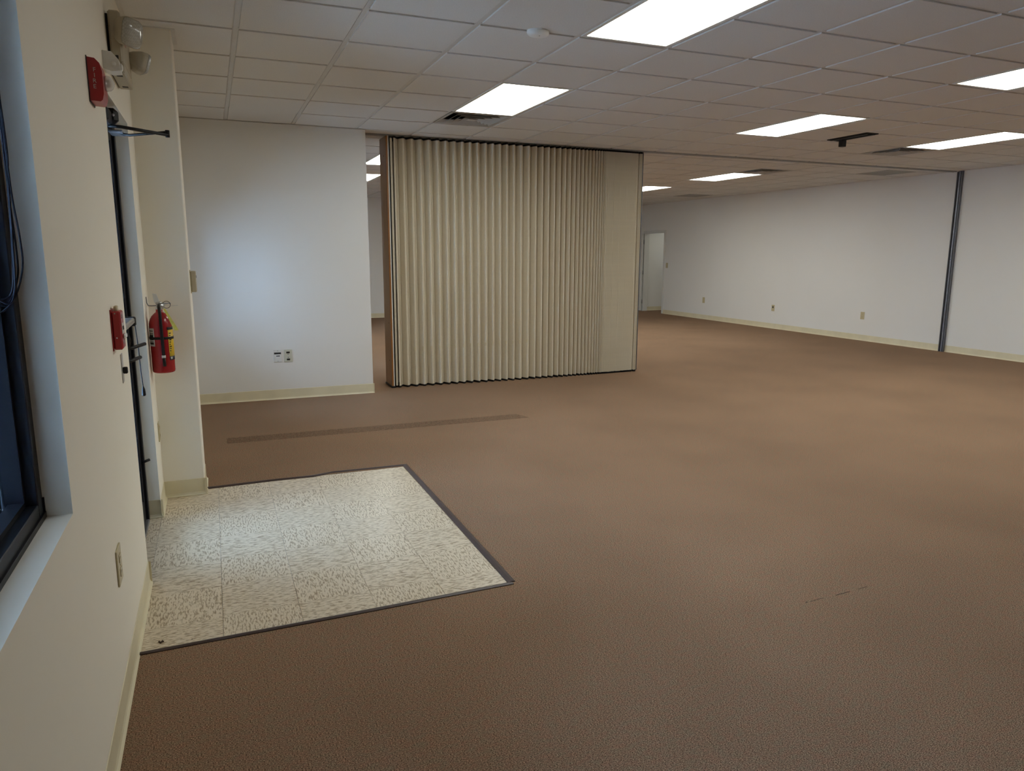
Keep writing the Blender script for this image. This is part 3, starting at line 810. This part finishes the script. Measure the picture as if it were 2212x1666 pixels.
# lead post: brown board with an oak edge and pale strip
obj('lead_panel', MB().bbox(2.134, 2.152, 4.824, 5.125, 0.022, H-0.014, 0.002), M_WOOD, acc)
obj('edge_strip', MB().bbox(2.136, 2.152, 4.816, 4.824, 0.022, H-0.014, 0.002), M_OAKEDGE, acc)
obj('pale_strip', MB().bbox(2.152, 2.163, 4.815, 4.824, 0.022, H-0.014, 0.001), M_WHITE, acc)
obj('gasket', MB().bbox(2.163, 2.181, 4.840, 5.07, 0.022, H-0.014, 0.002), M_BLACKP, acc)
obj('vinyl_flap', MB().bbox(2.181, 2.2045, 4.826, 5.07, 0.022, H-0.034, 0.004), M_VINYL, acc)
obj('foot_sweep', MB().bbox(2.128, 2.172, 4.812, 5.130, 0.0005, 0.022, 0.002), M_BLACKP, acc)
for yy, zz in ((4.90, 0.72), (4.92, 0.30), (4.93, 2.50)):
    obj('screw', MB().lathe([(0.006, 0), (0.005, 0.002), (0.002, 0.003)], (2.134, yy, zz), (-1, 0, 0), 10), M_BLACKP, acc)
ep = obj('end_post', MB().bbox(5.302, 5.312, 4.846, 5.07, 0.02, H-0.014, 0.002), M_DGREYM, acc)
obj('latch', MB().bbox(5.300, 5.345, 4.90, 4.96, 1.02, 1.38, 0.006), M_GREYM, ep)
obj('latch_bolt', MB().bbox(5.318, 5.36, 4.915, 4.945, 1.34, 1.40, 0.004), M_SILVER, ep)

# ================================================================== WALL FITTINGS
# --- fire strobe
t = thing('fire_strobe', 'red fire alarm strobe with clear dome, high on the cream wall', 'alarm', (0.0, 0.045, 2.01))
mb = MB()
prof = [(0.0, 2.006), (0.0, 2.150), (0.026, 2.147), (0.040, 2.132), (0.046, 2.105), (0.046, 2.030), (0.041, 2.010), (0.034, 2.004)]
mb.extrude([(x+0.0005, -0.012, z) for x, z in prof], (0, 0.115, 0))
body = obj('body', mb, M_RED, t)
obj('back_plate', MB().bbox(0.0003, 0.003, -0.016, 0.107, 2.000, 2.154, 0.001), M_BLACKP, t)
for k, chh in enumerate('FIRE'):
    text_obj('lettering', chh, 0.020, (0.0235-0.001*k, -0.0125, 2.108-0.0185*k), (1, 0, 0), (0, 0, 1), M_WHITEINK, t)
    text_obj('lettering', chh, 0.020, (0.0469, 0.022, 2.108-0.0185*k), (0, 1, 0), (0, 0, 1), M_WHITEINK, t)
dm = obj('strobe_dome', MB().lathe([(0.026, 0.0), (0.027, 0.006), (0.025, 0.016), (0.018, 0.025), (0.008, 0.029), (0.001, 0.030)], (0.0465, 0.058, 2.078), (1, 0, 0), 24), M_DOME, t)
obj('reflector', MB().lathe([(0.020, 0.0), (0.010, 0.006), (0.008, 0.002)], (0.0467, 0.058, 2.078), (1, 0, 0), 20), M_SILVER, t)
obj('flash_tube', MB().tube([(0.056, 0.058, 2.064), (0.058, 0.058, 2.092)], 0.003, 8), M_WHITE, t)
# --- white chime
t = thing('door_chime_sensor', 'small white plastic sensor between strobe and emergency light', 'sensor', (0.0, 0.56, 2.25))
mb = MB()
mb.extrude([(0.0005, 0.50, 2.222), (0.0005, 0.50, 2.292), (0.034, 0.50, 2.290), (0.058, 0.50, 2.262), (0.062, 0.50, 2.218), (0.030, 0.50, 2.214)], (0, 0.085, 0))
obj('housing', mb, M_WHITE, t)
obj('lens_cap', MB().lathe([(0.016, 0), (0.015, 0.004), (0.008, 0.007), (0.001, 0.008)], (0.062, 0.545, 2.240), (1, 0, 0), 18), M_WHITE, t)
obj('button', MB().lathe([(0.009, 0), (0.008, 0.003), (0.003, 0.004)], (0.040, 0.4998, 2.243), (0, -1, 0), 14), M_WHITE, t)
# --- emergency light
t = thing('emergency_light', 'beige twin-head emergency light above the entrance door', 'light', (0.0, 0.92, 2.26))
obj('housing', MB().bbox(0.010, 0.058, 0.735, 1.105, 2.300, 2.515, 0.008), M_BEIGE, t)
obj('back_plate', MB().bbox(0.0005, 0.010, 0.742, 1.098, 2.262, 2.500, 0.002), M_BLACKP, t)
obj('battery_cover', MB().bbox(0.004, 0.060, 0.738, 1.102, 2.258, 2.300, 0.004), M_BEIGE, t)
obj('test_panel', MB().bbox(0.028, 0.040, 0.7335, 0.7365, 2.305, 2.330, 0.001), M_BLACKP, t)
for yy in (0.80, 1.04):
    obj('cover_slot', MB().bbox(0.020, 0.045, yy-0.014, yy+0.014, 2.2570, 2.2585, 0.0005), M_INK, t)
def em_head(ctr, aim, up, size, label):
    c_ = Vector(ctr); f = Vector(aim).normalized(); r = f.cross(Vector(up)).normalized(); u = r.cross(f)
    def sq(h, d, rad):
        out = []
        for k in range(24):
            a = 2*math.pi*k/24; ca, sa = math.cos(a), math.sin(a)
            p_ = 5.0; den = (abs(ca)**p_+abs(sa)**p_)**(1/p_)
            out.append(c_ + f*d + r*(h*ca/den) + u*(h*sa/den))
        return out
    def loft(rings):
        mb = MB(); vs = [p for rg in rings for p in rg]; fs = []
        for a in range(len(rings)-1):
            for k in range(24): fs.append((a*24+k, a*24+(k+1) % 24, (a+1)*24+(k+1) % 24, (a+1)*24+k))
        fs += [tuple(range(24)), tuple(range((len(rings)-1)*24, len(rings)*24))]
        mb.add(vs, fs, True); return mb
    hd = obj('lamp_head', loft([sq(size*0.42, -0.075, 0), sq(size*0.62, -0.062, 0), sq(size*0.92, -0.030, 0), sq(size, 0.0, 0)]), M_BEIGE, t)
    obj('lens', loft([sq(size*0.97, -0.002, 0), sq(size*0.97, 0.006, 0), sq(size*0.86, 0.016, 0), sq(size*0.4, 0.020, 0)]), M_LENS, hd)
    obj('swivel', MB().tube([c_ - f*0.06, (0.056, c_.y, c_.z-0.02)], [0.016, 0.018], 14), M_BEIGE, hd)
em_head((0.098, 0.74, 2.428), (0.80, -0.55, -0.20), (0, 0, 1), 0.060, '')
em_head((0.112, 1.12, 2.385), (0.86, 0.42, -0.28), (0, 0, 1), 0.050, '')
obj('indicator_strip', MB().bbox(0.0582, 0.0595, 0.86, 0.90, 2.40, 2.48, 0.0005), M_RED, t)
# --- pull station
t = thing('pull_station', 'red fire alarm pull station on the wall beside the door', 'alarm', (0.0, 0.02, 1.13))
obj('back_plate', MB().bbox(0.0003, 0.004, -0.030, 0.072, 1.124, 1.276, 0.001), M_RED, t)
obj('body', MB().bbox(0.004, 0.034, -0.026, 0.066, 1.128, 1.270, 0.005), M_RED, t)
obj('white_panel', MB().bbox(0.0341, 0.0352, -0.016, 0.056, 1.185, 1.225, 0.0004), M_WHITEINK, t)
pb = obj('pull_handle', MB().bbox(0.034, 0.044, -0.012, 0.052, 1.166, 1.184, 0.004), M_WHITE, t)
text_obj('lettering', 'FIRE', 0.024, (0.0345, 0.020, 1.248), (0, 1, 0), (0, 0, 1), M_WHITEINK, t)
text_obj('lettering', 'PULL', 0.022, (0.0356, 0.020, 1.205), (0, 1, 0), (0, 0, 1), M_INK, t)
text_obj('lettering', 'DOWN', 0.017, (0.0345, 0.020, 1.152), (0, 1, 0), (0, 0, 1), M_WHITEINK, t)
obj('top_tab', MB().bbox(0.010, 0.022, 0.005, 0.045, 1.268, 1.288, 0.003), M_IVORY, t)
for zz in (1.262, 1.172): obj('screw', MB().lathe([(0.003, 0), (0.002, 0.001)], (0.016, -0.026, zz), (0, -1, 0), 8), M_SILVER, t)
obj('chain', MB().tube([(0.034, 0.050, 1.165), (0.050, 0.060, 1.168), (0.052, 0.075, 1.15), (0.040, 0.080, 1.10)], 0.0018, 6), M_BLACKP, t)
# --- key switch
t = thing('key_switch', 'narrow metal key switch plate below the red pull station', 'switch', (0.0, 0.185, 1.03))
obj('plate', MB().bbox(0.0003, 0.003, 0.160, 0.212, 0.972, 1.088, 0.001), M_SILVER, t)
obj('knob', MB().bbox(0.003, 0.020, 0.176, 0.196, 1.008, 1.034, 0.003), M_BLACKP, t)
obj('key_barrel', MB().lathe([(0.012, 0), (0.012, 0.005), (0.010, 0.006)], (0.003, 0.186, 1.021), (1, 0, 0), 14), M_BLACKP, t)
# --- outlets
def wall_plate(name, label, cat, ctr, n, kind, mat_, group=None, w_=0.07, h_=0.115):
    """cover plate on a wall: ctr on the wall face, n outward normal (axis aligned)"""
    c_ = Vector(ctr); n = Vector(n); r = Vector((0, 0, 1)).cross(n)
    t = thing(name, label, cat, c_ - Vector((0, 0, h_/2)), group)
    def bx(nm, a, b, z0, z1, d0, d1, bev, mt):
        p = c_ + r*a + n*d0; q = c_ + r*b + n*d1
        return obj(nm, MB().bbox(min(p.x, q.x), max(p.x, q.x), min(p.y, q.y), max(p.y, q.y), c_.z+z0, c_.z+z1, bev), mt, t)
    bx('plate', -w_/2, w_/2, -h_/2, h_/2, 0.0004, 0.006, 0.004, mat_)
    if kind == 'duplex':
        for zc in (0.024, -0.024):
            f = bx('socket', -0.017, 0.017, zc-0.014, zc+0.014, 0.006, 0.0085, 0.002, mat_)
            for dx, hh in ((-0.006, 0.008), (0.006, 0.006)):
                p = c_ + r*(dx-0.0012) + n*0.0085; q = c_ + r*(dx+0.0012) + n*0.0088
                obj('slot', MB().box(min(p.x,q.x), max(p.x,q.x), min(p.y,q.y), max(p.y,q.y), c_.z+zc-hh/2+0.002, c_.z+zc+hh/2+0.002), M_INK, f)
        bx('screw', -0.003, 0.003, -0.003, 0.003, 0.006, 0.0075, 0.001, mat_)
    elif kind == 'switch':
        bx('toggle', -0.006, 0.006, -0.012, 0.014, 0.006, 0.016, 0.003, mat_)
        for zc in (0.03, -0.03): bx('screw', -0.003, 0.003, zc-0.003, zc+0.003, 0.006, 0.0075, 0.001, M_GREYM)
    elif kind == 'combo':
        bx('socket', -0.017, 0.017, -0.002, 0.036, 0.006, 0.0080, 0.002, M_INK)
        bx('screw', -0.003, 0.003, -0.045, -0.039, 0.006, 0.0075, 0.001, mat_)
    elif kind == 'blank':
        for zc in (0.042, -0.042): bx('screw', -0.003, 0.003, zc-0.003, zc+0.003, 0.006, 0.0075, 0.001, mat_)
    return t, bx
wall_plate('outlet', 'ivory duplex outlet low on the cream wall below the window', 'outlet', (0.0, -0.420, 0.450), (1, 0, 0), 'duplex', M_IVORY, None, 0.095, 0.125)
wall_plate('outlet', 'ivory outlet low on the narrow wall between door and pilaster', 'outlet', (0.0, 1.635, 0.435), (1, 0, 0), 'duplex', M_IVORY)
wall_plate('outlet', 'ivory outlet on the right wall, farthest of three towards the doorway', 'outlet', (W, 10.79, 0.435), (-1, 0, 0), 'blank', M_IVORY, None, 0.085, 0.13)
wall_plate('outlet', 'ivory outlet on the right wall, middle one of three', 'outlet', (W, 8.53, 0.412), (-1, 0, 0), 'combo', M_IVORY, None, 0.085, 0.125)
wall_plate('outlet', 'ivory outlet on the right wall, nearest the grey post', 'outlet', (W, 6.33, 0.433), (-1, 0, 0), 'duplex', M_IVORY, None, 0.085, 0.128)
wall_plate('light_switch', 'ivory light switch beside the far doorway', 'switch', (W, 12.32, 1.197), (-1, 0, 0), 'switch', M_IVORY, None, 0.085, 0.125)
t, bx = wall_plate('cable_plate', 'grey-white wall plate with a wide black slot, left of two', 'wall plate', (0.921, Y_BACK, 0.448), (0, -1, 0), 'none', M_WHITE, None, 0.078, 0.128)
bx('port', -0.035, 0.032, 0.018, 0.036, 0.0055, 0.0068, 0.001, M_INK); bx('lens', -0.016, 0.020, -0.004, 0.004, 0.0055, 0.0075, 0.002, M_INK)
bx('cover_door', -0.018, 0.020, -0.044, -0.006, 0.0055, 0.0075, 0.002, M_WHITE)
for zc in (0.052, -0.052): bx('screw', -0.003, 0.003, zc-0.003, zc+0.003, 0.0055, 0.007, 0.001, M_GREYM)
t, bx = wall_plate('cable_plate', 'ivory wall plate with two black jacks, right of two', 'wall plate', (1.022, Y_BACK, 0.445), (0, -1, 0), 'none', mat('pale_ivory_plate', rgb(205, 202, 184), 0.4, noise=(12, 0.02)), None, 0.080, 0.128)
bx('jack', -0.017, 0.017, 0.026, 0.044, 0.0055, 0.0085, 0.002, M_INK); bx('jack', -0.015, 0.017, -0.046, -0.028, 0.0055, 0.0085, 0.002, M_INK)
for zc in (0.016, -0.016): bx('screw', -0.005, 0.005, zc-0.004, zc+0.004, 0.0055, 0.007, 0.001, M_GREYM)
# --- thermostat on the pilaster side
t = thing('thermostat', 'beige thermostat box on the side of the pilaster', 'thermostat', (PX, 1.85, 1.25))
obj('cover', MB().bbox(PX+0.004, PX+0.034, 1.815, 1.895, 1.245, 1.372, 0.004), M_BEIGE, t)
obj('base', MB().bbox(PX+0.0005, PX+0.004, 1.808, 1.902, 1.238, 1.378, 0.001), M_IVORY, t)
obj('dial_slot', MB().bbox(PX+0.0335, PX+0.0355, 1.83, 1.88, 1.33, 1.345, 0.0005), M_INK, t)

# --- fire extinguisher on the narrow wall
EX, EY = 0.066, 1.52
t = thing('fire_extinguisher', 'red fire extinguisher hung on the wall beside the entrance door', 'extinguisher', (EX, EY, 0.808))
R0 = 0.060
obj('cylinder', MB().lathe([(0.030, 0.815), (0.052, 0.808), (0.058, 0.812), (R0, 0.822), (R0, 1.070), (0.0585, 1.090), (0.053, 1.112), (0.043, 1.130), (0.030, 1.143), (0.020, 1.150), (0.018, 1.156), (0.018, 1.172)], (EX, EY, 0), (0, 0, 1), 40), M_REDX, t)
vh = obj('valve', MB().lathe([(0.020, 1.166), (0.020, 1.174), (0.014, 1.176), (0.014, 1.196), (0.017, 1.198), (0.017, 1.208), (0.010, 1.210)], (EX, EY, 0), (0, 0, 1), 20), M_SILVER, t)
mb = MB(); mb.extrude([(EX-0.022, EY-0.010, 1.205), (EX+0.006, EY-0.010, 1.205), (EX-0.008, EY-0.010, 1.252), (EX-0.028, EY-0.010, 1.256)], (0, 0.020, 0))
obj('lever', mb, M_WMET, vh)
mb = MB(); mb.extrude([(EX-0.014, EY-0.009, 1.190), (EX+0.062, EY-0.009, 1.196), (EX+0.062, EY-0.009, 1.202), (EX-0.014, EY-0.009, 1.204)], (0, 0.018, 0))
obj('carry_handle', mb, M_SILVER, vh)
obj('gauge', MB().lathe([(0.015, 0), (0.015, 0.010), (0.013, 0.012)], (EX+0.012, EY-0.016, 1.184), (0.6, -0.8, 0), 18), M_SILVER, vh)
obj('pin_ring', MB().tube([(EX+0.040+0.020*math.cos(a), EY-0.012, 1.192+0.020*math.sin(a)) for a in [k*math.pi/8 for k in range(17)]], 0.0016, 6), M_BLACKP, vh)
def arc(ang0, ang1, z0, z1, rr_, n=14, thick=0.0008):
    mb = MB(); vs = []
    for k in range(n+1):
        a = ang0+(ang1-ang0)*k/n
        for r in (rr_, rr_+thick):
            for z in (z0, z1): vs.append((EX+r*math.cos(a), EY+r*math.sin(a), z))
    fs = []
    for k in range(n):
        o_ = k*4; p_ = o_+4
        fs += [(o_+2, p_+2, p_+3, o_+3), (o_, o_+1, p_+1, p_), (o_+1, o_+3, p_+3, p_+1), (o_, p_, p_+2, o_+2)]
    fs += [(0, 2, 3, 1), (n*4, n*4+1, n*4+3, n*4+2)]
    mb.add(vs, fs, True); return mb
lb_ = obj('white_label', arc(R(192), R(237), 0.962, 1.064, R0+0.0003), M_LABEL, t)
for z0, z1 in ((1.046, 1.051), (1.034, 1.038), (1.027, 1.030), (1.014, 1.026), (0.997, 1.001), (0.988, 0.991), (0.972, 0.984)):
    obj('print_line', arc(R(197), R(231), z0, z1, R0+0.0010, 10, 0.0002), M_INK, lb_)
yl = obj('yellow_label', arc(R(-52), R(60), 0.902, 1.052, R0+0.0003), M_YELLOW, t)
for k in range(9): obj('print_mark', arc(R(-47), R(-40+4*(k % 3)), 0.930+k*0.0125, 0.936+k*0.0125, R0+0.0010, 4, 0.0002), M_INK, yl)
obj('label_band', arc(R(-56), R(60), 1.052, 1.068, R0+0.0003), M_INK, t)
lbb = obj('label_band', arc(R(-52), R(60), 0.880, 0.902, R0+0.0003), M_INK, t)
obj('label_disc', arc(R(-46), R(-34), 0.885, 0.898, R0+0.0010, 6, 0.0002), M_WHITEINK, lbb)
obj('strap', arc(R(0), R(360), 1.000, 1.014, R0+0.0012, 40, 0.002), M_BLACKP, t)
hx = EX+0.006; hy = EY-R0-0.010
obj('hose', MB().tube([(EX, EY-0.012, 1.186), (EX+0.001, EY-0.032, 1.186), (EX+0.003, EY-0.052, 1.172), (hx, hy+0.004, 1.145), (hx, hy, 1.10), (hx+0.001, hy, 1.00), (hx+0.002, hy, 0.905)], 0.0085, 12), M_BLACKP, t)
obj('hose_band', MB().tube([(hx+0.002, hy, 0.912), (hx+0.002, hy, 0.898)], 0.0105, 14), M_LABEL, t)
obj('nozzle', MB().tube([(hx+0.002, hy, 0.898), (hx+0.003, hy, 0.85)], [0.008, 0.0095], 12), M_BLACKP, t)
obj('hook', MB().tube([(0.001, EY+0.045, 1.235), (0.003, EY+0.045, 1.20), (0.010, EY+0.035, 1.186), (0.030, EY+0.01, 1.186), (EX-0.01, EY, 1.188)], 0.0028, 8), M_GREYM, t)
mb = MB(); mb.extrude([(EX+0.022, EY-0.030, 1.172), (EX+0.034, EY-0.032, 1.170), (EX+0.094, EY-0.034, 1.048), (EX+0.072, EY-0.032, 1.046)], (0, 0.0012, 0))
obj('inspection_tag', mb, M_TAG, t)
obj('tag_wire', MB().tube([(EX+0.02, EY-0.02, 1.19), (EX+0.06, EY-0.02, 1.185), (EX+0.10, EY-0.02, 1.189)], 0.001, 6), M_SILVER, t)

# --- cords hanging in the window
t = thing('window_cords', 'loose dark cords hanging in the window at the left edge', 'cord', (-0.045, -1.10, 1.35))
def cord(pts):
    P = [Vector(p) for p in pts]; out = []
    for i in range(len(P)-1):
        p0 = P[max(i-1, 0)]; p1 = P[i]; p2 = P[i+1]; p3 = P[min(i+2, len(P)-1)]
        for k in range(6):
            u = k/6; out.append(0.5*((2*p1)+(p2-p0)*u+(2*p0-5*p1+4*p2-p3)*u*u+(3*p1-p0-3*p2+p3)*u**3))
    out.append(P[-1]); obj('cord', MB().tube(out, 0.0022, 6), M_CORD, t)
cord([(-0.045, -1.10, 2.09), (-0.043, -1.10, 1.82), (-0.044, -1.10, 1.65), (-0.048, -1.105, 1.50), (-0.054, -1.11, 1.40), (-0.068, -1.12, 1.37), (-0.10, -1.13, 1.40)])
cord([(-0.042, -1.10, 2.09), (-0.042, -1.10, 1.80), (-0.041, -1.10, 1.62), (-0.035, -1.10, 1.52), (-0.036, -1.10, 1.45), (-0.055, -1.11, 1.385), (-0.085, -1.12, 1.352), (-0.11, -1.13, 1.38)])
cord([(-0.048, -1.10, 2.09), (-0.046, -1.10, 1.75), (-0.046, -1.10, 1.60), (-0.044, -1.10, 1.48), (-0.050, -1.10, 1.42), (-0.075, -1.11, 1.365), (-0.11, -1.13, 1.40)])
cord([(-0.050, -1.10, 2.09), (-0.044, -1.10, 1.88), (-0.040, -1.10, 1.70), (-0.046, -1.10, 1.63), (-0.051, -1.10, 1.50), (-0.060, -1.11, 1.395), (-0.09, -1.12, 1.38)])

# --- crumbs on the floor
def crumb(name, label, cat, ctr, size, material, n=3):
    t = thing(name, label, cat, ctr)
    for k in range(n):
        a = random.uniform(0, 6.28); l = size*random.uniform(0.5, 1.0); wd = l*0.4
        c_ = Vector(ctr)+Vector((random.uniform(-1, 1)*size*0.5, random.uniform(-1, 1)*size*0.4, 0))
        d = Vector((math.cos(a), math.sin(a), 0)); e_ = Vector((-d.y, d.x, 0))
        mb = MB().extrude([c_-d*l/2, c_+e_*wd/2+d*l*0.1, c_+d*l/2, c_-e_*wd/2-d*l*0.05], (0, 0, size*0.22))
        obj('flake', mb, material, t)
    return t
crumb('leaf_crumb', 'dark dried leaf crumb on the cream tiles near the wall', 'debris', (0.079, -0.136, -0.0024), 0.018, M_CRUMB, 4)
crumb('dirt_speck', 'tiny dark speck on the tiles beside the near edge strip', 'debris', (0.188, -0.158, -0.0024), 0.007, M_CRUMB, 2)
crumb('wood_chip', 'small pale chip lying on the carpet right of the tiles', 'debris', (1.905, 0.960, 0.0), 0.016, M_CHIP, 3)
